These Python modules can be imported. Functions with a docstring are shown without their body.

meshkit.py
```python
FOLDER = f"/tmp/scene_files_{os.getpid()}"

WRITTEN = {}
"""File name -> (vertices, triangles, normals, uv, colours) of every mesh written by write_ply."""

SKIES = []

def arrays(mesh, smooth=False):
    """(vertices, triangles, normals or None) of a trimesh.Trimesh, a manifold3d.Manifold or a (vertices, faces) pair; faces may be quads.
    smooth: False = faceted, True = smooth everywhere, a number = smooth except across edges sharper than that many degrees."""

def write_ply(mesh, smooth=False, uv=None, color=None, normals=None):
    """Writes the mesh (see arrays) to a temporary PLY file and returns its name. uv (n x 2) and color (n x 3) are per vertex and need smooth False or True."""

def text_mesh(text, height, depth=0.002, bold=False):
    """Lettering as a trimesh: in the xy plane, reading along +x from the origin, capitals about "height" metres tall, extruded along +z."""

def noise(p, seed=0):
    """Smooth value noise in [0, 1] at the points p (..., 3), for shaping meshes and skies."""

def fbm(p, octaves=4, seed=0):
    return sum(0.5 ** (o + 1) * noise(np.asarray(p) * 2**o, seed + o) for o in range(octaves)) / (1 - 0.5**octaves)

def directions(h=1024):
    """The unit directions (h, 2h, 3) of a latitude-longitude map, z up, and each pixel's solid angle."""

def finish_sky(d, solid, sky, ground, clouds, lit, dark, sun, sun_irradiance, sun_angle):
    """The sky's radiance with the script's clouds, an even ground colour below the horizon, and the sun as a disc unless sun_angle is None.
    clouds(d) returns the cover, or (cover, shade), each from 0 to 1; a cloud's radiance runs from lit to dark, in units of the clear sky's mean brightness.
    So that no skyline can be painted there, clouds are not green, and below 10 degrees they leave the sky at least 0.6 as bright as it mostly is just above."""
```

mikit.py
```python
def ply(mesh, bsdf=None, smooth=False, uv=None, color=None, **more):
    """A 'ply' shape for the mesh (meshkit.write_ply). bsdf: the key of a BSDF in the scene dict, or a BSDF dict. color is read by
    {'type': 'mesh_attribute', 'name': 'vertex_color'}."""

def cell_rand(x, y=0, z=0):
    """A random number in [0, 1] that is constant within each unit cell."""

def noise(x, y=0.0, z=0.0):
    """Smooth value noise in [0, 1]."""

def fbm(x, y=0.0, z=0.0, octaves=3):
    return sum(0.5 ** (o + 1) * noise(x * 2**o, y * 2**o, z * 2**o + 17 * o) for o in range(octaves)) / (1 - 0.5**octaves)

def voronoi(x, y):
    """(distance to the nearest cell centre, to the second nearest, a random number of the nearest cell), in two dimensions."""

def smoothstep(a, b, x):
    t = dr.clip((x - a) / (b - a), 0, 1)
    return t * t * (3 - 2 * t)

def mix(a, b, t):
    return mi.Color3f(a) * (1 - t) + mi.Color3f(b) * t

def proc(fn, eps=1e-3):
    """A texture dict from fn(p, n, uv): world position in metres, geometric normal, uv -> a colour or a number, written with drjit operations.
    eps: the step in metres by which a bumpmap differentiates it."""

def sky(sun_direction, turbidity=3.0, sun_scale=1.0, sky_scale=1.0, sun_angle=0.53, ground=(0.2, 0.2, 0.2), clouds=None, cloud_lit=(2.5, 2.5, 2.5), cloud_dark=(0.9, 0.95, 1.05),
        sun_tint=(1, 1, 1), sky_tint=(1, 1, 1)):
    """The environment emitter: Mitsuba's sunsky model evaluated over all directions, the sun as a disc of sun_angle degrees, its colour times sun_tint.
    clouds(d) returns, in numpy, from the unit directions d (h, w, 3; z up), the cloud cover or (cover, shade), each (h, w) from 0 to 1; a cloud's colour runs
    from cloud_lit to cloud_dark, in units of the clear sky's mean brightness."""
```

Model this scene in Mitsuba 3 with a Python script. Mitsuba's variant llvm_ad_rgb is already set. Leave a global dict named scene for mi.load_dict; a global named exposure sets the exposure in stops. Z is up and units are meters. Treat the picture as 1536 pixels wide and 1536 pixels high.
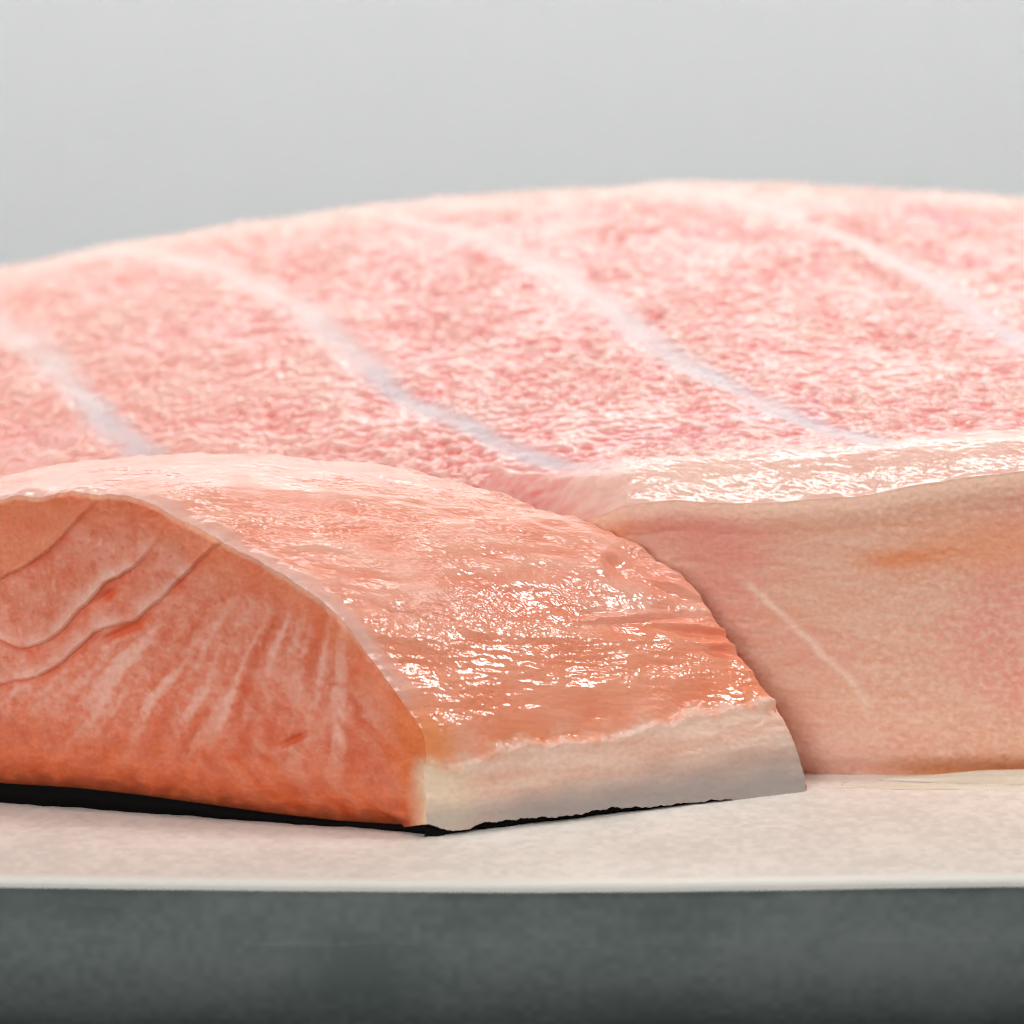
import math
import numpy as np
import drjit as dr
import mitsuba as mi
import mikit
import meshkit

T = mi.ScalarTransform4f
scene, labels = {}, {}
MM = 1e-3

# ---------------------------------------------------------------- camera, light, exposure
exposure = 0.02
ELEV, DIST, WIDE = math.radians(12.0), 0.55, 0.100          # the frame is 100 mm wide at the point looked at
FWD = np.array([0, math.cos(ELEV), -math.sin(ELEV)])
UP = np.array([0, math.sin(ELEV), math.cos(ELEV)])
RIGHT = np.array([1.0, 0, 0])
AIM = np.array([0, 0, 0.032])
CAM = AIM - DIST * FWD
scene['camera'] = {
    'type': 'thinlens', 'fov': math.degrees(2 * math.atan(WIDE / 2 / DIST)), 'fov_axis': 'x',
    'aperture_radius': 0.0038, 'focus_distance': DIST + 0.013, 'near_clip': 0.01, 'far_clip': 20.0,
    'to_world': T().look_at(origin=CAM.tolist(), target=AIM.tolist(), up=[0, 0, 1]),
}


def lamp(name, centre, towards, w, h, radiance):
    c, t = np.array(centre, float), np.array(towards, float)
    scene[name] = {'type': 'rectangle',
                   'to_world': T().look_at(origin=c.tolist(), target=t.tolist(), up=[0.01, 1, 0.02]) @ T().scale([w / 2, h / 2, 1]),
                   'bsdf': {'type': 'diffuse', 'reflectance': {'type': 'rgb', 'value': [0.8, 0.8, 0.8]}},
                   'emitter': {'type': 'area', 'radiance': {'type': 'rgb', 'value': radiance}}}


KEY, SIDE, FILL, BACK, BACKLIGHT = 10.2, 33.0, 5.5, 6.8, 11.4
lamp('overhead_softbox', (0.12, 0.12, 1.02), (0.0, 0.05, 0.0), 0.76, 0.16, [KEY, KEY * 0.985, KEY * 0.965])
labels['overhead_softbox'] = {'label': 'white overhead softbox lamp hanging above the salmon', 'category': 'lamp'}
lamp('added_side_light', (0.80, -0.33, 0.76), (0.0, 0.02, 0.0), 0.19, 0.19, [SIDE, SIDE * 0.985, SIDE * 0.965])  # added out of view to light the lower slope and make it glint
labels['added_side_light'] = {'label': 'small unseen light added above the slab to its right', 'category': 'lamp'}
lamp('added_front_fill', (-0.55, -1.25, 0.55), (0.0, 0.0, 0.02), 0.9, 0.8, [FILL, FILL, FILL])  # unseen fill, added to brighten the faces turned to the camera
labels['added_front_fill'] = {'label': 'large unseen fill light added in front of the slab', 'category': 'lamp'}
lamp('rear_softbox', (0.0, 0.82, 0.66), (0.0, 0.05, 0.03), 0.30, 0.10, [BACK, BACK, BACK])
labels['rear_softbox'] = {'label': 'narrow softbox lamp hanging behind the large fillet', 'category': 'lamp'}
lamp('added_backdrop_light', (0.0, 0.42, 0.75), (0.0, 0.95, 0.50), 1.6, 0.3, [BACKLIGHT, BACKLIGHT, BACKLIGHT])  # added out of view only to brighten the backdrop
labels['added_backdrop_light'] = {'label': 'long unseen light added to brighten the grey backdrop', 'category': 'lamp'}


# ---------------------------------------------------------------- helpers
def at_y(px, py, y):
    """The point at depth y (metres) that stands at this place of the 1536-wide photograph: used to take measurements off it."""
    px, py = np.asarray(px, float), np.asarray(py, float)
    k = WIDE / 1536 / DIST
    d = FWD + ((px - 768) * k)[..., None] * RIGHT + ((768 - py) * k)[..., None] * UP
    t = (np.asarray(y) - CAM[1]) / d[..., 1]
    return CAM + d * t[..., None]


def on_plane(px, py, p0, n):
    px, py = np.asarray(px, float), np.asarray(py, float)
    k = WIDE / 1536 / DIST
    d = FWD + ((px - 768) * k)[..., None] * RIGHT + ((768 - py) * k)[..., None] * UP
    t = ((p0 - CAM) @ n) / (d @ n)
    return CAM + d * t[..., None]


def hash2(ix, iy, seed):
    h = (ix * 374761393 + iy * 668265263 + seed * 1442695041) & 0xFFFFFFFF
    h = ((h ^ (h >> 13)) * 1274126177) & 0xFFFFFFFF
    h = ((h ^ (h >> 15)) * 2246822519) & 0xFFFFFFFF
    return (h ^ (h >> 16)) & 0xFFFFFFFF


def gn(x, y, seed=0):
    """Gradient noise, about -1 to 1."""
    x, y = np.broadcast_arrays(np.asarray(x, float), np.asarray(y, float))
    ix, iy = np.floor(x).astype(np.int64), np.floor(y).astype(np.int64)
    fx, fy = x - ix, y - iy
    u, v = fx ** 3 * (fx * (fx * 6 - 15) + 10), fy ** 3 * (fy * (fy * 6 - 15) + 10)

    def g(a, b):
        an = hash2(ix + a, iy + b, seed) * (2 * np.pi / 4294967296.0)
        return np.cos(an) * (fx - a) + np.sin(an) * (fy - b)
    n0 = g(0, 0) * (1 - u) + g(1, 0) * u
    n1 = g(0, 1) * (1 - u) + g(1, 1) * u
    return 1.5 * (n0 * (1 - v) + n1 * v)


def fb(x, y, seed=0, octaves=3):
    return sum(0.5 ** o * gn(x * 2 ** o, y * 2 ** o, seed + 31 * o) for o in range(octaves)) / (2 - 0.5 ** (octaves - 1))


def sstep(a, b, x):
    t = np.clip((x - a) / (b - a), 0, 1)
    return t * t * (3 - 2 * t)


def mixc(a, b, t):
    return np.asarray(a) * (1 - t[..., None]) + np.asarray(b) * t[..., None]


def spline(t, ts, vs):
    from scipy.interpolate import PchipInterpolator
    return PchipInterpolator(ts, vs)(np.clip(t, ts[0], ts[-1]))


def normals(X):
    dc, dr_ = np.gradient(X, axis=1), np.gradient(X, axis=0)
    n = np.cross(dc, dr_)
    return n / np.maximum(np.linalg.norm(n, axis=-1, keepdims=True), 1e-12)


def emit(keys, X, C, bsdf, region=None, uv=None, N=None):
    """Writes a grid of points X (r, c, 3), colours C (r, c, 3); region (r-1, c-1) says to which of the keys each cell belongs. The normals
    are taken over the whole grid, so that neighbouring pieces join smoothly."""
    r, c = X.shape[:2]
    N = normals(X) if N is None else N
    idx = np.arange(r * c).reshape(r, c)
    quads = np.stack([idx[:-1, :-1], idx[:-1, 1:], idx[1:, 1:], idx[1:, :-1]], -1)
    if region is None:
        region = np.zeros((r - 1, c - 1), int)
    V, NN, CC = X.reshape(-1, 3), N.reshape(-1, 3), np.clip(C, 0.0, 1.0).reshape(-1, 3)
    for i, key in enumerate(keys):
        q = quads[region == i]
        if not len(q):
            continue
        f = np.vstack([q[:, [0, 1, 2]], q[:, [0, 2, 3]]])
        used, inv = np.unique(f, return_inverse=True)
        path = meshkit.write_ply((V[used], inv.reshape(-1, 3)), False, None if uv is None else uv.reshape(-1, 2)[used], CC[used], normals=NN[used])
        b = bsdf[i] if isinstance(bsdf, (list, tuple)) else bsdf
        scene[key] = {'type': 'ply', 'filename': path, 'face_normals': False, 'bsdf': {'type': 'ref', 'id': b}}


def grid_mesh(key, X, bsdf, **more):
    r, c = X.shape[:2]
    idx = np.arange(r * c).reshape(r, c)
    q = np.stack([idx[:-1, :-1], idx[:-1, 1:], idx[1:, 1:], idx[1:, :-1]], -1).reshape(-1, 4)
    path = meshkit.write_ply((X.reshape(-1, 3), np.vstack([q[:, [0, 1, 2]], q[:, [0, 2, 3]]])), False, normals=normals(X).reshape(-1, 3))
    scene[key] = {'type': 'ply', 'filename': path, 'face_normals': False, 'bsdf': {'type': 'ref', 'id': bsdf}, **more}


# ---------------------------------------------------------------- materials
VC = {'type': 'mesh_attribute', 'name': 'vertex_color'}


def flesh(rough, spec, coat=0.0, coat_gloss=0.9):
    d = {'type': 'principled', 'base_color': VC, 'roughness': rough, 'specular': spec}
    if coat:
        d.update(clearcoat=coat, clearcoat_gloss=coat_gloss)
    return {'type': 'twosided', 'bsdf': d}




def wetness(p, n, uv):
    """Roughness of the wet top: glossy where the film of water is whole, duller in patches where it has broken up."""
    x, y, z = p.x * 1000, p.y * 1000, p.z * 1000
    a = mikit.fbm(x * 0.22, y * 0.22, z * 0.22, octaves=3)
    return 0.125 + 0.22 * mikit.smoothstep(0.50, 0.72, a)


scene['wet_flesh'] = flesh(mikit.proc(wetness), 0.62)
scene['fillet_flesh'] = flesh(0.19, 0.5)
scene['wet_film'] = flesh(0.16, 0.8)
scene['cut_flesh'] = flesh(0.42, 0.22)
scene['fat_side'] = flesh(0.36, 0.35)
scene['dark_skin'] = {'type': 'twosided', 'bsdf': {'type': 'principled', 'base_color': {'type': 'rgb', 'value': [0.004, 0.0035, 0.0035]}, 'roughness': 0.7, 'specular': 0.05}}


def slab_top_colour(p, n, uv):
    x, y = p.x * 1000, p.y * 1000
    a = mikit.fbm(x * 0.13, y * 0.16, 1.0, octaves=4)
    b = mikit.fbm(x * 1.3, y * 0.9, 7.0, octaves=3)
    return mikit.mix((0.67, 0.625, 0.565), (0.80, 0.75, 0.685), mikit.smoothstep(0.25, 0.75, a * 0.5 + b * 0.5))


def slab_side_colour(p, n, uv):
    x, z = p.x * 1000, p.z * 1000
    a = mikit.fbm(x * 0.07, z * 0.12, p.y * 40, octaves=3)
    b = mikit.noise(x * 1.3, z * 1.3, 2.0)
    return mikit.mix((0.108, 0.132, 0.124), (0.172, 0.196, 0.184), mikit.smoothstep(0.25, 0.75, a * 0.8 + b * 0.2))


scene['slab_top'] = {'type': 'twosided', 'bsdf': {'type': 'principled', 'base_color': mikit.proc(slab_top_colour), 'roughness': 0.42, 'specular': 0.4}}
scene['slab_lip'] = {'type': 'twosided', 'bsdf': {'type': 'principled', 'base_color': {'type': 'rgb', 'value': [0.74, 0.715, 0.65]}, 'roughness': 0.4, 'specular': 0.45}}
scene['slab_side'] = {'type': 'twosided', 'bsdf': {'type': 'principled', 'base_color': mikit.proc(slab_side_colour), 'roughness': 0.6, 'specular': 0.3}}
scene['grey_wall'] = {'type': 'twosided', 'bsdf': {'type': 'diffuse', 'reflectance': {'type': 'rgb', 'value': [0.645, 0.655, 0.65]}}}
scene['dark_table'] = {'type': 'twosided', 'bsdf': {'type': 'principled', 'base_color': {'type': 'rgb', 'value': [0.03, 0.034, 0.04]}, 'roughness': 0.5}}


# ---------------------------------------------------------------- the setting: wall behind, table, slab
def quad(key, a, b, c, d, bsdf):
    path = meshkit.write_ply((np.array([a, b, c, d], float), np.array([[0, 1, 2], [0, 2, 3]])), False)
    scene[key] = {'type': 'ply', 'filename': path, 'face_normals': True, 'bsdf': {'type': 'ref', 'id': bsdf}}


quad('backdrop', (-2.5, 0.95, -1.2), (2.5, 0.95, -1.2), (2.5, 0.95, 1.9), (-2.5, 0.95, 1.9), 'grey_wall')
labels['backdrop'] = {'label': 'plain pale grey backdrop far behind the fish, out of focus', 'category': 'backdrop', 'kind': 'structure'}

SLAB_T = 0.0185
import trimesh
table = trimesh.creation.box(extents=(1.0, 0.55, 0.03))
table.apply_translation((0, 0.03, -SLAB_T - 0.015))
scene['table_top'] = mikit.ply(table, 'dark_table')
labels['table_top'] = {'label': 'dark table top under the stone slab', 'category': 'table', 'kind': 'structure'}

# slab: the profile (front, lip, top) swept along x; the front edge is hand-dressed, so it wanders a little
sx = np.linspace(-0.16, 0.16, 641)
wob = 0.35 * MM * gn(sx * 22, 3.1, 5) + 0.12 * MM * gn(sx * 90, 1.1, 6)
bow = spline(sx, [-0.16, -0.052, -0.018, 0.0, 0.02, 0.05, 0.16], np.array([-17.8, -18.0, -19.4, -19.8, -19.2, -17.8, -17.2]) * MM)
fy = bow + wob
BACK = 0.235


def slab_rows(prof):
    """prof: list of (offset back from the front edge, height)"""
    rows = []
    for o, z in prof:
        rows.append(np.stack([sx, fy + o, np.full_like(sx, z)], -1))
    return np.array(rows)


lipR = 0.65 * MM
lip = [(lipR - lipR * math.sin(a), -lipR + lipR * math.cos(a)) for a in np.radians(np.linspace(0, 90, 9))]
LIP_B = -0.95 * MM
top_back = np.linspace(BACK, 1.0 * MM, 260)
depth = np.concatenate([np.linspace(BACK, 0.06, 60), np.linspace(0.0595, 1.7 * MM, 200)])
Xt = np.array([np.stack([sx, np.where(o > 0.1, o, fy + o), np.zeros_like(sx)], -1) for o in depth])
relief = 0.045 * MM * fb(Xt[..., 0] * 420, Xt[..., 1] * 420, 8, 3) + 0.05 * MM * gn(Xt[..., 0] * 90, Xt[..., 1] * 100, 9)
Xt[..., 2] += relief * sstep(0, 6, np.arange(len(depth))[::-1])[:, None]
grid_mesh('stone_slab__top_layer', Xt[::-1], 'slab_top')
Xl = slab_rows([(1.7 * MM, 0)] + [(1.2 * MM, 0.04 * MM), (0.9 * MM, 0.05 * MM)] + lip[1:] + [(0, -0.8 * MM), (0, LIP_B)])
grid_mesh('stone_slab__rim', Xl[::-1], 'slab_lip')
R2 = 12.0 * MM
low = [(R2 - R2 * math.cos(a) + 0.35 * MM, -SLAB_T + R2 - R2 * math.sin(a)) for a in np.radians(np.linspace(0, 90, 12))]
zs = np.linspace(LIP_B, -SLAB_T + R2, 40)[1:-1]
Xs = slab_rows([(0.02 * MM, LIP_B), (0.25 * MM, LIP_B - 0.1 * MM)] + [(0.35 * MM, z) for z in zs] + low + [(BACK * 0.99 + 0.02, -SLAB_T)])
Xs[2:-13, :, 1] += 0.10 * MM * fb(Xs[2:-13, :, 0] * 300, Xs[2:-13, :, 2] * 400, 12, 3)
grid_mesh('stone_slab__body', Xs[::-1], 'slab_side')
quad('stone_slab__back_side', (-0.16, BACK, 0), (0.16, BACK, 0), (0.16, BACK, -SLAB_T), (-0.16, BACK, -SLAB_T), 'slab_side')
labels['stone_slab'] = {'label': 'pale cream topped slab with dark grey front side under both pieces of fish', 'category': 'slab'}
labels['stone_slab__rim'] = {'label': 'bright rounded rim along the front edge'}
labels['stone_slab__body'] = {'label': 'dark grey front side'}

# ---------------------------------------------------------------- the large fillet behind
PXE = [880, 905, 930, 960, 1030, 1100, 1200, 1300, 1400, 1536]
PYE = [784, 771, 758, 748, 750, 757, 750, 738, 722, 702]
E_ = at_y(PXE, PYE, 0.0215)
ex = np.concatenate([[-0.12, -0.06, -0.03, -0.005], E_[:, 0], [0.11]])
ez = np.concatenate([[0.014, 0.017, 0.019, 0.0215], E_[:, 2], [E_[-1, 2] + 3 * MM]])
_xx = np.linspace(-0.12, 0.11, 921)
_w = np.exp(-0.5 * (np.arange(-40, 41) * 0.25 / 2.6) ** 2)
_zz = np.convolve(np.pad(spline(_xx, ex, ez), 40, mode='edge'), _w / _w.sum(), mode='valid')
ex, ez = _xx[::6], (_zz + 0.22 * MM * gn(_xx * 160, 2.2, 60) + 0.1 * MM * gn(_xx * 500, 2.7, 61))[::6]
CRY = 0.112
C_ = at_y([0, 150, 300, 450, 640, 850, 1080, 1300, 1536], [398, 368, 344, 322, 300, 287, 276, 285, 299], CRY)
C_[:, 2] -= 0.7 * MM
cx = np.concatenate([[-0.13], C_[:, 0], [0.13]])
cz = np.concatenate([[0.028], C_[:, 2], [0.037]])


def front_y(x):
    d = np.maximum(0, 0.0125 - x)
    return 0.0212 - 0.025 * np.maximum(0, x - 0.02) + 0.33 * (np.sqrt(d * d + 0.003 ** 2) - 0.003) + 0.0001 * gn(x * 400, 1.7, 77)


ANG = 0.0


LIP_D = np.linspace(0, 12, 241) * MM
LIP_Z = np.concatenate([[0], np.cumsum(0.57 * (1 - sstep(2.3, 7.5, LIP_D[:-1] / MM)) * 0.05 * MM)])


def top_z(x, y):
    yf = front_y(x)
    tau = np.clip((y - yf) / (CRY - yf), 0, 3)
    a = LIP_Z[-1]
    d = np.maximum(y - yf, 0)
    zs = spline(x, [-0.12, -0.06, -0.02, 0.02, 0.06, 0.12], np.array([14.0, 17.5, 22.0, 26.3, 29.8, 33.0]) * MM)
    z0, z1 = zs + (spline(x, ex, ez) - zs) * np.exp(-(d / (7 * MM)) ** 2), spline(x, cx, cz)
    rise = np.where(tau < 1, 1 - np.maximum(0, 1 - tau) ** 1.55, 1.0)
    lipz = np.interp(d, LIP_D, LIP_Z)
    z = z0 + (z1 - z0 - a) * rise + lipz
    return z - np.where(tau > 1, (tau - 1) ** 2 * 0.05 + (tau - 1) * 0.0015, 0)


# fat lines: s = x - F(y) is the place along the fillet; the lines lie at constant s
FY = np.array([0.010, 0.020, 0.029, 0.035, 0.044, 0.055, 0.070, 0.085, 0.095, 0.101, 0.115, 0.140])
FX = np.array([18.0, 9.0, 0.0, -6.0, -13.0, -20.5, -27.0, -34.0, -40.5, -45.0, -56.5, -76.0]) * MM
LINES = np.array([-51.5, -21.0, 7.5, 37.0, 75.0, 125.0]) * MM


def lean(y):
    return spline(y, FY, FX)


NR, NC = 620, 1350
tt = np.linspace(0, 1, NR) ** 1.12
s_ = np.linspace(-0.068, 0.145, NC)
S, TT = np.meshgrid(s_, tt)
YY = 0.02 + TT * 0.115
XX = S + lean(YY)
for _ in range(3):
    YY = front_y(XX) + TT * (0.140 - front_y(XX))
    XX = S + lean(YY)
ZZ = top_z(XX, YY)
X0 = np.stack([XX, YY, ZZ], -1)
N0 = normals(X0)
dedge = (YY - front_y(XX))
x1, y1 = XX * 1000, YY * 1000
w1, w2 = 0.55 * gn(x1 * 0.45, y1 * 0.45, 1), 0.55 * gn(x1 * 0.45, y1 * 0.45, 2)
f1 = gn((x1 + w1) * 0.48, (y1 + w2) * 0.48, 3)
f2 = gn((x1 + w2) * 0.42, (y1 + w1) * 0.95, 4)
f3 = 1.2 * gn((x1 - w1) * 1.2, (y1 + w2) * 1.2, 5)
f4 = gn(x1 * 0.14, y1 * 0.14, 6)
streak = 1 - np.abs(gn((x1 + w1) * 0.30, (y1 + w2) * 1.0, 7)) * 2.6
wr = 0.50 * f1 + 0.50 * f2 + 0.42 * f3 + 0.35 * np.clip(streak, 0, 1)
# distance to the nearest fat line, and how far into the lip strip
wander = 0.45 * MM * gn(y1 * 0.09, S * 30, 21) + 0.12 * MM * gn(y1 * 0.6, S * 60, 22)
dl = np.min(np.abs(S[..., None] + wander[..., None] - LINES), -1)
halfw = (1.75 + 0.45 * gn(y1 * 0.11, x1 * 0.03, 23) + 0.3 * sstep(40, 95, y1)) * MM
line = 1 - sstep(halfw * 0.1, halfw * 1.7, dl + MM * (0.45 * gn(x1 * 0.6, y1 * 0.6, 26) + 0.3 * gn(x1 * 1.5, y1 * 1.5, 33)))
line *= sstep(3.0, 10.0, dedge * 1000)
strip = 1 - sstep(3.5, 10.0, dedge * 1000 + 1.1 * gn(x1 * 0.12, y1 * 0.2, 24))
amp = (0.31 * (1 - 0.75 * line) * (1 - strip)) * MM
strip = strip * sstep(1.0, 13.0, x1 + 1.5 * gn(x1 * 0.4, y1 * 0.4, 25))
crackle = 0.062 * MM * strip * (fb(x1 * 0.9, y1 * 1.6, 30, 3) + 0.6 * gn(x1 * 2.6, y1 * 3.4, 31) + 2.2 * gn(x1 * 0.28, y1 * 0.5, 34))
pat = 0.55 + 0.75 * sstep(-0.5, 0.6, gn(x1 * 0.085, y1 * 0.09, 27) + 0.4 * gn(x1 * 0.25, y1 * 0.25, 28)) * (0.55 + 0.45 * sstep(-45, 10, x1))
longs = (1 - np.abs(gn((x1 + w1) * 0.22, (y1 + 0.25 * x1 + w2) * 0.62, 29)) * 3.0).clip(0, 1) * sstep(-10, 35, x1)
wr = wr + 0.45 * longs
amp = amp * pat
pale = np.clip(0.40 + (0.45 + 0.5 * pat) * wr + 0.3 * f4, 0, 1)
h = amp * wr + crackle - 0.10 * MM * line + 0.25 * MM * f4 * (1 - strip)
Xf = X0 + N0 * (h * sstep(0, 0.5, dedge * 1000))[..., None]
col = mixc((0.80, 0.225, 0.20), (0.91, 0.53, 0.46), pale)
deep = sstep(0.1, 0.8, -0.2 + gn(x1 * 0.05 + 3, y1 * 0.07, 41) + 0.4 * gn(x1 * 0.3, y1 * 0.3, 42))
col = mixc(col, (0.88, 0.42, 0.315), 0.45 * sstep(5, -55, x1))
col = mixc(col, (0.82, 0.28, 0.35), (0.25 + 0.4 * sstep(10, 50, x1)) * deep)
col = mixc(col, (0.86, 0.53, 0.44), 0.35 * sstep(0, 0.6, gn(x1 * 0.12, y1 * 0.10, 43)))
col = mixc(col, mixc((0.66, 0.575, 0.60), (0.90, 0.70, 0.65), sstep(45, 95, y1)), (0.90 - 0.15 * sstep(60, 100, y1)) * line * np.clip(0.9 + 0.3 * gn(x1 * 0.2, y1 * 0.2, 32), 0, 1))
col = mixc(col, (0.90, 0.585, 0.47), 0.75 * strip)
crest = sstep(101, 111, y1)
col = mixc(col, (0.92, 0.66, 0.56), 0.5 * crest)
band = np.searchsorted(LINES, (S + wander))
cm = lambda a: a[:-1, :-1]
region = np.where(cm(strip) > 0.4, 0, np.where(cm(line) > 0.5, 20 + cm(np.abs((S + wander)[..., None] - LINES).argmin(-1)), 1 + cm(band)))
ids = np.unique(region)
keys, bs = [], []
mb = fl = 0
for i in ids:
    if i == 0:
        keys.append('large_fillet__wet_edge'); bs.append('wet_film')
    elif i >= 20:
        keys.append('large_fillet__fat_line' + ('' if not fl else f'_{fl:03d}')); fl += 1; bs.append('fat_side')
    else:
        keys.append('large_fillet__muscle_band' + ('' if not mb else f'_{mb:03d}')); mb += 1; bs.append('fillet_flesh')
emit(keys, Xf, col, bs, np.searchsorted(ids, region))
labels['large_fillet'] = {'label': 'large pink salmon fillet with pale fat lines lying behind the smaller piece', 'category': 'salmon fillet'}
labels['large_fillet__wet_edge'] = {'label': 'shiny wet edge above the cut face'}

# its cut face: columns along x, rows from the edge down
fxs = np.linspace(-0.10, 0.085, 1100)
ftop = np.stack([fxs, front_y(fxs), top_z(fxs, front_y(fxs))], -1)
NRf = 330
v = np.linspace(0, 1, NRf)[:, None]
foot = front_y(fxs) - 0.8 * MM
yb = front_y(fxs)[None] * (1 - v) + foot[None] * v
zb = ftop[None, :, 2] * (1 - v) - (0.05 * MM) * v
xb = np.broadcast_to(fxs, zb.shape)
hz = zb * 1000
bulge = 0.9 * MM * np.sin(np.pi * np.clip(v, 0, 1)) - 1.3 * MM * sstep(0.88, 1.0, v) ** 2
rim = 0.5 * MM * (1 - np.sqrt(np.maximum(0, 1 - (1 - np.clip(v * 28 / 0.6, 0, 1)) ** 2)))
fx, fz = xb * 1000, hz
grain = fb(fx * 0.9, fz * 1.1, 50, 3)
streakh = fb(fx * 0.16 + 0.4 * gn(fx * .2, fz * .2, 55), fz * 0.85 + 0.05 * fx, 51, 3)
# the thin pale line that runs down the face
ly = spline(fz, [0, 7.5, 13, 20, 25], [37.0, 36.2, 31.6, 24.3, 19.0])
dseam = np.abs(fx - ly - 0.25 * gn(fz * 0.8, 1, 52)) * 0.75
seam = np.exp(-(dseam / 0.42) ** 2) * (0.7 + 0.3 * gn(fz * 0.5, 2.2, 57)) * sstep(5.5, 8.5, fz) * (1 - sstep(19.0, 22.0, fz))
dispf = MM * grain * (0.10 + 0.06 * sstep(24, 40, fx)) + 0.05 * MM * streakh + 0.14 * MM * seam
Xc = np.stack([xb, yb - bulge - (dispf + 0.35 * MM * np.sin(np.pi * np.clip(v * 9, 0, 1))) * sstep(0, 0.02, v), zb], -1)
c1 = mixc((0.76, 0.345, 0.225), (0.82, 0.495, 0.36), np.clip(0.5 + 0.6 * streakh, 0, 1))
c1 = mixc(c1, (0.80, 0.28, 0.22), 0.75 * sstep(-0.1, 0.8, gn(fx * 0.07 + 2, fz * 0.09, 53) + 0.35 * grain))
c1 = mixc(c1, (0.90, 0.60, 0.46), np.clip(0.6 * sstep(-0.3, 0.6, fb(fx * 1.2, fz * 1.4, 54, 4)) * sstep(24, 40, fx), 0, 1))
c1 = mixc(c1, (0.78, 0.25, 0.06), 0.75 * (1 - sstep(0.3, 7, fx - 7 + 0.15 * (25 - fz))))
c1 = mixc(c1, (0.85, 0.36, 0.20), 0.8 * np.exp(-((fx - 49) / 9) ** 2 - ((fz - 24.5 - 0.3 * gn(fx * .3, 2, 3)) / 3.0) ** 2))
c1 = mixc(c1, (0.78, 0.22, 0.07), 0.7 * np.exp(-((fx - 40 - 2 * streakh) / 5) ** 2 - ((fz - 23 - 0.12 * (fx - 40)) / 1.1) ** 2))
c1 = mixc(c1, (0.70, 0.42, 0.34), 0.6 * (1 - sstep(1.0, 8.0, fz + 0.25 * np.abs(fx - 32))))
c1 = mixc(c1, (0.66, 0.25, 0.07), 0.7 * (1 - sstep(0.5, 3.2, fz + 0.5 * grain)) * sstep(34, 44, fx))
c1 = mixc(c1, (0.92, 0.64, 0.50), 0.95 * seam)
toprim = (1 - sstep(0.3, 2.6, (ftop[None, :, 2] * 1000 - fz) + 0.25 * gn(fx * 0.5, 1.3, 56)))
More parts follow.
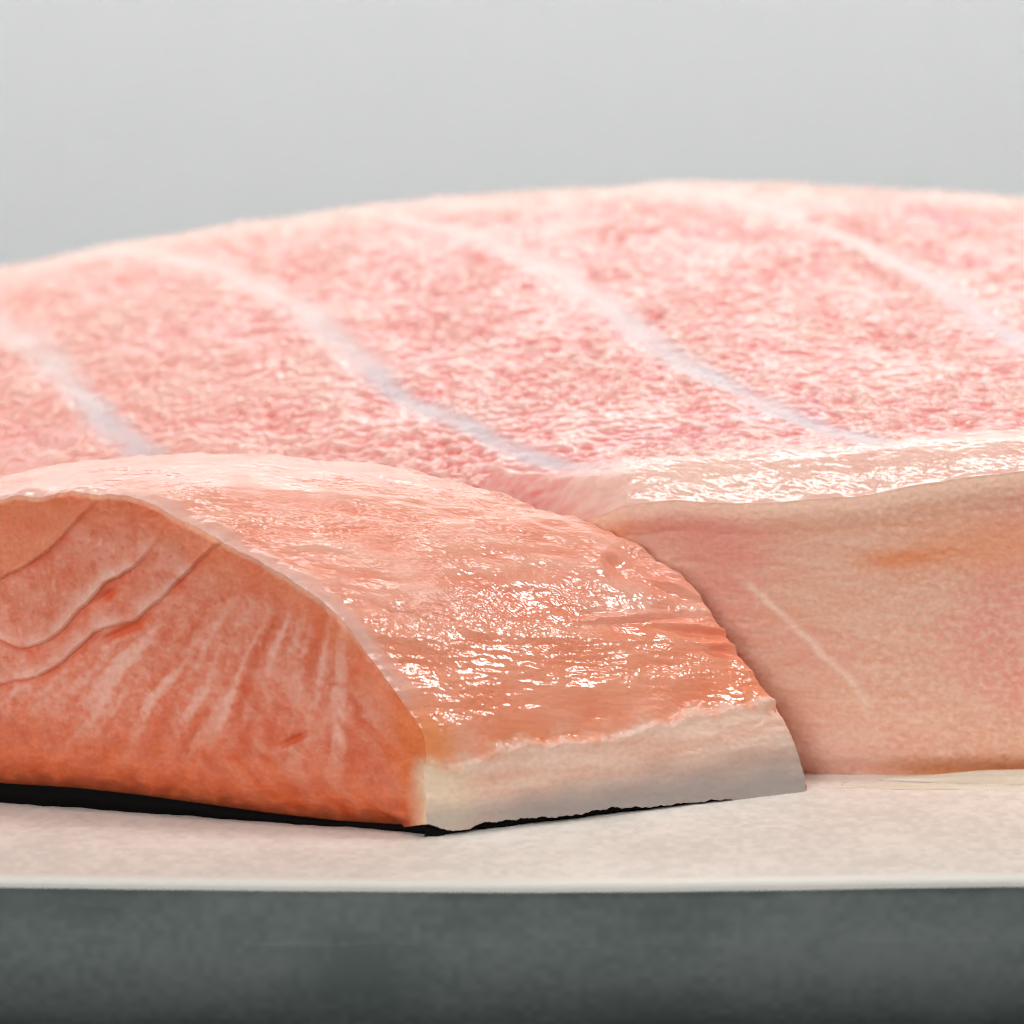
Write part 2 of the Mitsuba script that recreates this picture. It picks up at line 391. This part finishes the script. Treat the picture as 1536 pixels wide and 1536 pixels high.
c1 = mixc(c1, (0.86, 0.55, 0.41), 0.7 * toprim)
c1 = c1 * (1 + 0.14 * fb(fx * 2.0, fz * 2.4, 58, 3))[..., None]
reg = np.where((seam[:-1, :-1] > 0.5), 1, 0)
emit(['large_fillet__cut_face', 'large_fillet__cut_face__pale_seam'], Xc, c1, 'cut_flesh', reg)
labels['large_fillet__cut_face'] = {'label': 'orange brown cut face'}

# back, ends and underside close the fillet
bx = s_ + lean(np.full_like(s_, 0.14))
back = np.array([Xf[-1], np.stack([Xf[-1, :, 0], Xf[-1, :, 1] + 4 * MM, np.full(NC, 0.002)], -1)])
grid_mesh('large_fillet__skin', back, 'dark_skin')
for k, e in (('', Xf[:, -1]), ('_001', Xf[:, 0])):
    grid_mesh('large_fillet__end_face' + k, np.array([e, e * [1, 1, 0] + [0, 0, 0.3 * MM]]), 'dark_skin')

# thin pale membrane strips folded along the foot of the fillet
rng = np.random.default_rng(4)
scene['membrane'] = {'type': 'twosided', 'bsdf': {'type': 'principled', 'base_color': {'type': 'rgb', 'value': [0.70, 0.59, 0.46]}, 'roughness': 0.3, 'specular': 0.5}}


def membrane(key, x0, x1_, ya, yb_, width, height, seed):
    n, m = 220, 14
    u = np.linspace(0, 1, n)
    x = x0 + (x1_ - x0) * u
    yc = ya + (yb_ - ya) * u + 0.35 * MM * gn(u * 5, 1.5, seed)
    env = np.sin(np.pi * np.clip(u * 1.02, 0, 1)) ** 0.5 * (0.7 + 0.3 * gn(u * 6, 4.4, seed + 1)) if x1_ < 0.06 else np.clip(u * 4, 0, 1) ** 0.7 * (0.8 + 0.3 * gn(u * 6, 4.4, seed + 1))
    q = np.linspace(-1, 1, m)[:, None]
    prof = np.sqrt(np.maximum(0, 1 - q * q))
    X = np.stack([np.broadcast_to(x, (m, n)), yc + q * width * env, prof * height * env + 0.02 * MM], -1)
    grid_mesh(key, X, 'membrane')


membrane('large_fillet__membrane', 0.0375, 0.082, 0.0188, 0.0160, 1.3 * MM, 1.7 * MM, 5)
membrane('large_fillet__membrane_001', 0.0335, 0.074, 0.0168, 0.0122, 0.6 * MM, 0.75 * MM, 9)
membrane('large_fillet__membrane_002', 0.0310, 0.0480, 0.0160, 0.0150, 0.40 * MM, 0.25 * MM, 15)
labels['large_fillet__membrane'] = {'label': 'thin pale membrane folded along the foot of the fillet'}

# ---------------------------------------------------------------- the small piece in front
B0, B1 = on_plane(640, 1257, np.zeros(3), np.array([0, 0, 1.0])), on_plane(0, 1210, np.zeros(3), np.array([0, 0, 1.0]))
PD = (B1 - B0) / np.linalg.norm(B1 - B0)                    # along the cut face, to the left and away
PN = np.array([PD[1], -PD[0], 0.0])
PN = PN if PN[1] < 0 else -PN                               # out of the cut face, towards the camera
Q0 = on_plane(1210, 1186, np.zeros(3), np.array([0, 0, 1.0]))
CTRL = np.array([
    [647, 1242, 1211, 1188], [646, 1215, 1206, 1155], [645, 1185, 1196, 1120], [643, 1140, 1178, 1078], [638, 1105, 1158, 1048], [622, 1070, 1140, 1020],
    [588, 1024, 1112, 982], [555, 978, 1092, 950], [530, 945, 1075, 930], [490, 902, 1045, 885], [430, 860, 985, 835], [365, 822, 925, 797], [290, 780, 840, 770],
    [205, 739, 740, 738], [165, 735, 665, 716], [110, 733, 585, 699], [50, 736, 480, 687], [0, 741, 340, 682], [-80, 752, 190, 687], [-190, 775, 60, 714], [-320, 820, -60, 748], [-400, 900, -150, 800]], float)
Pc, Qc = on_plane(CTRL[:, 0], CTRL[:, 1], B0, PN), on_plane(CTRL[:, 2], CTRL[:, 3], Q0, PN)
kt = np.concatenate([[0], np.cumsum(np.linalg.norm(np.diff(Pc, axis=0), axis=1) + np.linalg.norm(np.diff(Qc, axis=0), axis=1))])
kt /= kt[-1]
NT, NS = 900, 620
t_ = np.linspace(0, 1, NT)
Pt = np.stack([spline(t_, kt, Pc[:, k]) for k in range(3)], -1)
Qt = np.stack([spline(t_, kt, Qc[:, k]) for k in range(3)], -1)
LT = np.concatenate([[0], np.cumsum(np.linalg.norm(np.diff(Pt, axis=0), axis=1))]) * 1000     # mm along the near profile
ss = np.linspace(0, 1, NS)
A, SS = np.meshgrid(LT, ss)                                  # rows: near -> far; columns: from the foot up and over
B = SS * 36.0                                                # mm from the near cut to the far cut
Xp = Pt[None] * (1 - SS[..., None]) + Qt[None] * SS[..., None]
Np = normals(Xp)
if Np[NS // 2, NT // 2, 2] < 0:
    Np = -Np
w1, w2 = 0.6 * gn(A * 0.3, B * 0.3, 101), 0.6 * gn(A * 0.3, B * 0.3, 102)
lowz = 1 - sstep(17, 23, A + 2 * gn(A * .1, B * .1, 120))    # the lower slope, where the fibres run along the piece
fine = 0.6 * gn(A * 1.25 + w1, B * 1.0 + w2, 103) + 0.7 * gn(A * 2.2 + w2, B * 1.7 + w1, 104) + 0.52 * gn(A * 4.0, B * 3.2, 105)
fibre = gn((A + 0.10 * B) * 1.25 + w1, (B - 0.1 * A) * 0.34, 106) + 0.5 * gn((A + 0.1 * B) * 2.2 + w2, B * 0.8, 107)
lump = gn(A * 0.22, B * 0.16, 108) + 0.5 * gn(A * 0.5, B * 0.35, 109)
fatline = 6.6 + 0.07 * B + 1.0 * gn(B * 0.14, 0.3, 110) + 0.55 * gn(B * 0.35, 0.7, 111) + 0.12 * gn(B * 1.6, 0.2, 112)
fatline = fatline
fat = 1 - sstep(-0.55, 0.75, A - fatline + 0.45 * gn(A * .8, B * .8, 113) + 0.2 * gn(A * 2, B * 2, 116))
rough_ = 0.45 + 0.8 * sstep(-0.35, 0.5, gn(A * 0.12, B * 0.12, 117) + 0.5 * gn(A * 0.35, B * 0.3, 118))
fine = fine * rough_
bump = (1 - fat) * MM * (0.055 * fine * (1 - 0.25 * lowz) + 0.055 * fibre * (0.25 + 0.75 * lowz) + 0.27 * lump) + fat * MM * (0.11 * fb(A * 1.1, B * 0.40, 114, 3) + 0.05 * fb(A * 2.5, B * 2.0, 115, 2) + 0.12 + 0.22 * np.exp(-((A - fatline + 0.5) / 0.55) ** 2))
# a few torn folds near the far cut
for a0, b0, la, lb, hh, ang in ((20.5, 33.0, 0.5, 3.4, 0.8, 0.25), (17.2, 34.4, 0.6, 1.9, 0.95, 0.3), (22.5, 27.0, 0.45, 4.5, 0.4, -0.1), (29.5, 29.0, 0.8, 2.4, 0.55, -0.7), (31.0, 31.0, 1.6, 1.6, 0.4, 0.0), (26.5, 33.5, 0.6, 1.8, 0.5, 0.5), (6.9 + 2.2, 35.3, 0.5, 0.7, 0.8, 0.0)):
    ca, sa = math.cos(ang), math.sin(ang)
    da, db = (A - a0) * ca + (B - b0) * sa + 0.25 * gn(B * 0.8, A * .2, 130), -(A - a0) * sa + (B - b0) * ca
    bump = bump + hh * MM * np.exp(-(da / la) ** 2 - (db / lb) ** 2) - 0.5 * hh * MM * np.exp(-((da + 2.0 * la) / la) ** 2 - (db / lb) ** 2)
dome = 0.9 * MM * np.sin(np.pi * SS) * sstep(6, 16, A)
rnd = 0.40
edge = (0.55 + 0.5 * fat) * MM * np.maximum(0, 1 - B / (1.7 + 1.6 * fat)) ** 2 + MM * (0.32 * gn(A * 0.36, 3.3, 131) + 0.10 * gn(A * 1.0, 3.9, 132)) * np.exp(-(B / 2.2) ** 2)
edge2 = MM * (0.42 * gn(A * 0.36, 6.3, 133) + 0.2 * gn(A * 1.1, 6.9, 134)) * np.exp(-((36 - B) / 2.0) ** 2) + 0.4 * MM * (1 - np.sqrt(np.maximum(0, 1 - (1 - np.clip((36 - B) / 0.8, 0, 1)) ** 2)))
crump = sstep(0, 2.2, B) * 0.8 + 0.2
Xp = Xp + Np * (bump * crump + dome - edge - edge2)[..., None]
ragged = (0.6 * gn(B * 0.21, 9.1, 140) + 0.22 * gn(B * 0.75, 9.7, 141) + 0.12 * gn(B * 2.1, 9.9, 149)) * MM * (1 - sstep(0, 1.5, A))
Xp[..., 2] += ragged
mott = fb(A * 0.28, B * 0.2, 142, 3)
cp = mixc((0.87, 0.285, 0.18), (0.91, 0.48, 0.355), np.clip(0.45 + 0.6 * mott + 0.35 * lump + 0.25 * fine, 0, 1))
cp = mixc(cp, (0.88, 0.30, 0.16), 0.5 * sstep(9, 12, A) * sstep(25, 19, A))
cp = mixc(cp, (0.84, 0.21, 0.10), 0.6 * sstep(0.1, 0.7, gn(A * 0.13, B * 0.11, 143) + 0.3 * mott) * sstep(24, 15, A))
org = np.exp(-np.maximum(0, A - fatline) / 2.2) * (0.55 + 0.45 * gn(B * 0.16, A * 0.15, 144))
cp = mixc(cp, (0.80, 0.215, 0.055), np.clip(1.1 * org, 0, 0.9))
cp = mixc(cp, (0.84, 0.27, 0.07), 0.75 * (1 - sstep(0.5, 5.5, B + 0.8 * mott)) * np.exp(-((A - 8.5) / 3.2) ** 2))
cp = mixc(cp, (0.85, 0.47, 0.40), 0.5 * sstep(40, 56, A))
cp = mixc(cp, (0.92, 0.60, 0.52), 0.6 * (1 - sstep(0.3, 2.2, B + 0.7 * gn(A * 0.5, B * 0.8, 148))) * sstep(11, 16, A))  # whitish rim painted along the near cut to stand for its highlight
cf = mixc((0.74, 0.42, 0.30), (0.85, 0.60, 0.48), np.clip(0.5 + 1.0 * fb(A * 0.5, B * 0.12, 145, 3), 0, 1))
cf = mixc(cf, (0.88, 0.60, 0.50), 0.7 * np.exp(-np.maximum(0, fatline - A) / 0.7))
cf = mixc(cf, (0.80, 0.64, 0.46), 0.8 * (1 - sstep(1.0, 6.0, B)))
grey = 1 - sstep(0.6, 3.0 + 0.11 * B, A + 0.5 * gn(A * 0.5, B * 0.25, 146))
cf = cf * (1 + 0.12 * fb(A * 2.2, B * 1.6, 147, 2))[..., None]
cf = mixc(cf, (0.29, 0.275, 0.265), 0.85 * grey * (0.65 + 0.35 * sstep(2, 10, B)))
fatc = 1 - sstep(-1.0, 1.3, A - fatline + 0.9 * gn(A * .5, B * .4, 113) + 0.4 * gn(A * 1.6, B * 1.3, 116))
cp = mixc(cp, cf, fatc)
regp = np.where(fat[:-1, :-1] > 0.5, 1, 0)
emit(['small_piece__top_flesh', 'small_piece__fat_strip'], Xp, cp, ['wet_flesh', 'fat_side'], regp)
labels['small_piece'] = {'label': 'small thick salmon piece with flaky orange cut face in front of the large fillet', 'category': 'salmon piece'}
labels['small_piece__fat_strip'] = {'label': 'cream and grey fat strip along its lower side'}
labels['small_piece__top_flesh'] = {'label': 'glistening wet pink top'}

# near cut face: its columns hang from the edge of the top surface; in face coordinates g (mm to the left of the corner) and z (mm)
TC = int(np.argmax(LT > 9.2))                                 # below this point of the edge the fat strip meets the face in an upright corner
NG, NZ = NT - TC, 640
Xedge = Xp[0, TC:]
gg = np.maximum.accumulate((Xedge - B0) @ PD * 1000) + np.arange(NG) * 1e-4
ztop = Xedge[:, 2] * 1000
gmax = gg[-1]
pxb = np.array([-400, 0, 100, 200, 300, 400, 500, 600, 642], float)
pyb = np.array([1150, 1185, 1191, 1202, 1216, 1230, 1241, 1247, 1246], float)
FBt = on_plane(pxb, pyb, B0, PN)
zfoot = Xp[0, 0, 2] * 1000
zbot = np.interp(gg, ((FBt - B0) @ PD * 1000)[::-1], (FBt[:, 2] * 1000)[::-1])
zbot = zfoot + (zbot - zfoot) * sstep(0.0, 3.0, gg - gg[0])
vv = np.linspace(0, 1, NZ)[:, None]
Z = ztop[None] * (1 - vv) + zbot[None] * vv
G = np.broadcast_to(gg, Z.shape)


def face_curve(pts):
    P = on_plane(np.array([p[0] for p in pts]), np.array([p[1] for p in pts]), B0, PN)
    g = (P - B0) @ PD * 1000
    o = np.argsort(g)
    return g[o], P[o, 2] * 1000


def signed(pts, wob=0.12, seed=0):
    """Height above the seam, and the seam's extent in g."""
    g, z = face_curve(pts)
    zz = spline(G, g, z) + wob * gn(G * 0.9, 0.5, seed) + 0.5 * wob * gn(G * 2.5, 0.5, seed + 1)
    sl = np.gradient(spline(gg, g, z), gg)
    return (Z - zz) / np.sqrt(1 + sl[None] ** 2), g[0], g[-1]


S1 = signed([(-160, 960), (0, 868), (45, 845), (80, 820), (120, 778), (150, 750), (165, 728)], 0.10, 150)
S2 = signed([(-160, 900), (-60, 935), (0, 957), (20, 966), (40, 970), (65, 963), (90, 947), (120, 915), (140, 896), (160, 874), (185, 860), (205, 848), (225, 825), (240, 806), (262, 770)], 0.12, 152)
S3 = signed([(-160, 1080), (0, 1026), (50, 1016), (90, 996), (120, 968), (150, 945), (166, 938), (200, 931), (215, 920), (250, 890), (290, 850), (330, 812), (345, 795)], 0.12, 154)


def active(s, soft=1.0, upto=None):
    g0 = s[1]
    return sstep(g0 - 0.1, g0 + soft, G)


disp = np.zeros_like(Z)
colf = mixc((0.76, 0.185, 0.095), (0.84, 0.32, 0.215), np.clip(0.5 + 0.9 * fb(G * 0.35, Z * 0.35, 160, 3), 0, 1))
grain2 = fb(G * 0.95, Z * 0.95, 195, 3)
colf = mixc(colf, (0.66, 0.095, 0.035), 0.45 * sstep(0.08, 0.55, grain2))
colf = mixc(colf, (0.90, 0.45, 0.34), 0.45 * sstep(0.08, 0.55, -grain2))
# a fan of fibres in the middle of the face
Pf = on_plane(np.array([560.0]), np.array([540.0]), B0, PN)[0]
pg, pz = (Pf - B0) @ PD * 1000, Pf[2] * 1000
th = np.arctan2(G - pg, pz - Z)
rr = np.hypot(G - pg, Z - pz)
wv = 0.014 * gn(G * 0.16, Z * 0.16, 161) + 0.006 * gn(G * 1.1, Z * 1.1, 162)
fan = gn((th + wv) * 15, rr * 0.055, 163) + 0.7 * gn((th + wv) * 33, rr * 0.085, 164)
below = sstep(0.15, -0.8, S3[0])
below = np.where(G > S3[1], below, 1.0)
fanm = below * sstep(27, 21, Z + 0.12 * G) * sstep(3.5, 9, Z) * sstep(2, 9, G)
fpale = sstep(-0.05, 0.8, fan + 0.25 * gn(G * 1.3, Z * 1.3, 192)) * fanm
fdark = sstep(0.15, 0.8, -fan) * fanm
colf = mixc(colf, (0.92, 0.52, 0.41), 0.80 * fpale)
colf = mixc(colf, (0.66, 0.10, 0.035), 0.5 * fdark)
disp += 0.14 * fan * fanm
# oblique streaks lower right
ob = gn((0.75 * G - 0.62 * Z) * 0.62 + 0.5 * gn(G * .3, Z * .3, 165), (0.62 * G + 0.75 * Z) * 0.13, 166)
obm = sstep(26, 16, G) * sstep(18, 13, Z) * (1 - fanm * 0.5)
colf = mixc(colf, (0.66, 0.105, 0.035), 0.7 * sstep(0.12, 0.55, ob) * obm)
colf = mixc(colf, (0.90, 0.44, 0.32), 0.6 * sstep(0.1, 0.55, -ob) * obm)
disp += -0.12 * ob * obm
# flakes: each seam is a step, the flake above stands proud and ends in a pale lip, with a crevice under it whose shade is painted dark red
flake = np.zeros(Z.shape, int)
for k, (s, stp, pale_, dark_, soft) in enumerate(((S3, 0.50, 0.9, 0.55, 3.0), (S2, 0.62, 0.95, 0.55, 6.0), (S1, 0.40, 0.10, 0.75, 5.0))):
    d, g0, g1 = s
    act = active(s, soft)
    up_ = sstep(-0.22, 0.30, d) * act
    disp += stp * (up_ * np.exp(-np.maximum(d, 0) / 4.5))
    lipw = np.exp(-(np.maximum(0, d - 0.05) / 1.05) ** 2) * (d > -0.05) * act
    disp += 0.16 * np.exp(-((d - 0.3) / 0.35) ** 2) * act
    var = 0.65 + 0.5 * gn(G * 0.5, Z * 0.5, 170 + k)
    colf = mixc(colf, (0.90, 0.52, 0.41), np.clip(1.15 * pale_ * lipw * var, 0, 1))
    drk = np.exp(-((d + 0.30) / 0.40) ** 2) * (d < 0.05) * act * np.clip(0.7 + 0.7 * gn(G * 0.45, Z * 0.2, 175 + k), 0.1, 1)
    colf = mixc(colf, (0.62, 0.09, 0.03), np.clip(dark_ * drk, 0, 1))
    disp -= 0.12 * drk
    flake = np.where((d > 0) & (G > g0 + 0.3), k + 1, flake)
# the open crevice under the third seam
for (px_, py_, ra, rb) in ((183, 948, 1.7, 0.42), (162, 892, 0.7, 0.55), (440, 1110, 0.9, 0.35)):
    Pq = on_plane(np.array([float(px_)]), np.array([float(py_)]), B0, PN)[0]
    gq, zq = (Pq - B0) @ PD * 1000, Pq[2] * 1000
    du, dv = 0.9 * (G - gq) + 0.4 * (Z - zq), -0.4 * (G - gq) * -1 + 0.9 * (Z - zq)
    hole = np.exp(-(du / ra) ** 2 - (dv / rb) ** 2)
    disp -= 0.7 * hole
    colf = mixc(colf, (0.70, 0.10, 0.02), 0.85 * hole)
# peach top-left flake; orange rim that follows the upper edge and the corner; brown-orange foot
tl = sstep(-0.4, 0.9, S1[0]) * active(S1, 4.0)
colf = mixc(colf, mixc((0.84, 0.225, 0.10), (0.88, 0.31, 0.175), np.clip(0.5 + fb(G * .2, Z * .25, 180), 0, 1)), 0.85 * tl)
dn = np.minimum((ztop[None] - Z) * np.clip(0.55 + G * 0.012, 0.55, 1), 40)
orim = 1 - sstep(0.5, 4.8 + 1.3 * gn(G * 0.25, Z * 0.25, 181), dn + 0.0 * G)
colf = mixc(colf, mixc((0.80, 0.15, 0.045), (0.85, 0.255, 0.12), np.clip(0.5 + 0.8 * gn(G * 0.2, Z * 0.3, 182), 0, 1)), 0.75 * orim)
corner = 1 - sstep(1.0, 6.5, G + 0.35 * np.abs(Z - 9) + 0.8 * gn(G * .5, Z * .5, 183))
colf = mixc(colf, (0.84, 0.225, 0.055), 0.7 * corner)
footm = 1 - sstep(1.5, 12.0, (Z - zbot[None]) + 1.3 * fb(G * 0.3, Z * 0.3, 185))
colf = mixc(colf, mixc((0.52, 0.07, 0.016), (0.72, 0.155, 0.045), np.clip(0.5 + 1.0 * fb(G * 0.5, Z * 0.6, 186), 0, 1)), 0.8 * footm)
foot_shade = 1 - sstep(0.2, 1.9, (Z - zbot[None]) + 0.5 * gn(G * 0.6, Z * 0.8, 188))
colf = mixc(colf, (0.20, 0.035, 0.012), 0.75 * foot_shade * sstep(0.5, 3, G))  # contact shade under the flesh, painted in as a dark band
colf = mixc(colf, (0.80, 0.62, 0.42), 0.85 * (1 - sstep(0.2, 2.4, G + 0.45 * gn(Z * .6, G * .6, 184) + 0.2 * np.maximum(0, Z - 6))) * sstep(9.0, 7.0, Z))
brown = 1 - sstep(0.10, 0.60, dn + 0.12 * gn(G * 0.7, 0.2, 187))
colf = mixc(colf, (0.82, 0.48, 0.33), 0.6 * brown * sstep(4, 9, G))
micro = fb(G * 2.2, Z * 2.2, 190, 3)
colf = colf * (1 + 0.13 * micro[..., None])
disp += 0.035 * micro + 0.10 * fb(G * 0.5, Z * 0.5, 191, 2)
roundtop = 0.45 * (1 - np.sqrt(np.maximum(0, 1 - (1 - np.clip(dn / 0.45, 0, 1)) ** 2)))
under = 2.2 * (1 - sstep(0, 4.2, Z - zbot[None])) ** 1.5
endc = sstep(0.0, 2.0, G - gg[0]) * sstep(0, 0.5, dn)
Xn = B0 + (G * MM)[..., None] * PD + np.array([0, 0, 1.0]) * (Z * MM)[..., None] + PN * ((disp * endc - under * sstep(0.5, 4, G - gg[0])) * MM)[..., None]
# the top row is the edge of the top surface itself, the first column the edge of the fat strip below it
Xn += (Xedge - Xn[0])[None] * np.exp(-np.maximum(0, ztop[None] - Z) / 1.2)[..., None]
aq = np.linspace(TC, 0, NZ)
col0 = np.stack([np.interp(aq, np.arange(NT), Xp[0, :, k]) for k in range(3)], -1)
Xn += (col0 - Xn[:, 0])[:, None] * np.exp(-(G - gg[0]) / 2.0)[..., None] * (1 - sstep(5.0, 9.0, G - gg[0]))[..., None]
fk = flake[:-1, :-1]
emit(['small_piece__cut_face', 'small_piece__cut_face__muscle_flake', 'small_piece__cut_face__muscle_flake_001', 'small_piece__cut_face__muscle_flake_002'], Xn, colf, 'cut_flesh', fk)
labels['small_piece__cut_face'] = {'label': 'orange red cut face with pale fibre streaks'}

# far cut face, left end and the dark skin underneath
far = np.array([Xp[-1], np.stack([Xp[-1, :, 0], Xp[-1, :, 1], np.full(NT, 0.6 * MM)], -1)])
grid_mesh('small_piece__far_cut', far, 'cut_plain')
end = np.array([Xp[:, -1], np.stack([Xp[:, -1, 0], Xp[:, -1, 1], np.full(NS, 0.6 * MM)], -1)])
grid_mesh('small_piece__end_face', end, 'cut_plain')
scene['cut_plain'] = {'type': 'twosided', 'bsdf': {'type': 'principled', 'base_color': {'type': 'rgb', 'value': [0.75, 0.27, 0.16]}, 'roughness': 0.5, 'specular': 0.3}}

# the skin: a dark, slightly wavy layer between flesh and slab, wrapped round the foot of the near cut and of the fat strip
n1, n2 = 500, 420
g1 = np.linspace(gmax, 0.3, n1)
nearline = B0 + g1[:, None] * MM * PD
zt1 = np.interp(g1, gg, zbot) + 0.25
sideline = B0 + np.linspace(0, 1, n2)[:, None] * (Q0 - B0)
b2 = np.linspace(0, 36, n2)
zt2 = np.interp(b2, [0, 36], [1.0, 0.9]) + 0.35 * gn(b2 * 0.45, 9.1, 140)
line_ = np.vstack([nearline - PN * 1.7 * MM, sideline + np.array([-0.35 * MM, 0.5 * MM, 0])])
ztl = np.concatenate([zt1, zt2])
zlow = 0.10 * gn(np.arange(n1 + n2) * 0.03, 2.2, 201)
outw = np.vstack([np.tile(PN, (n1, 1)), np.tile(np.array([0.35, -0.94, 0]), (n2, 1))])
sag = (0.5 * gn(np.arange(n1 + n2) * 0.028, 5.2, 203) + 0.25 * gn(np.arange(n1 + n2) * 0.08, 5.7, 204)) * MM
rows = []
for f in np.linspace(0, 1, 8):
    rows.append(line_ + outw * (np.sin(np.pi * f) * 0.35 * MM + sag * (f ** 1))[:, None] + np.stack([0 * ztl, 0 * ztl, ((1 - f) * ztl - 0.02 * f) * MM], -1))
grid_mesh('small_piece__skin', np.array(rows), 'dark_skin')
labels['small_piece__skin'] = {'label': 'black skin along the underside'}
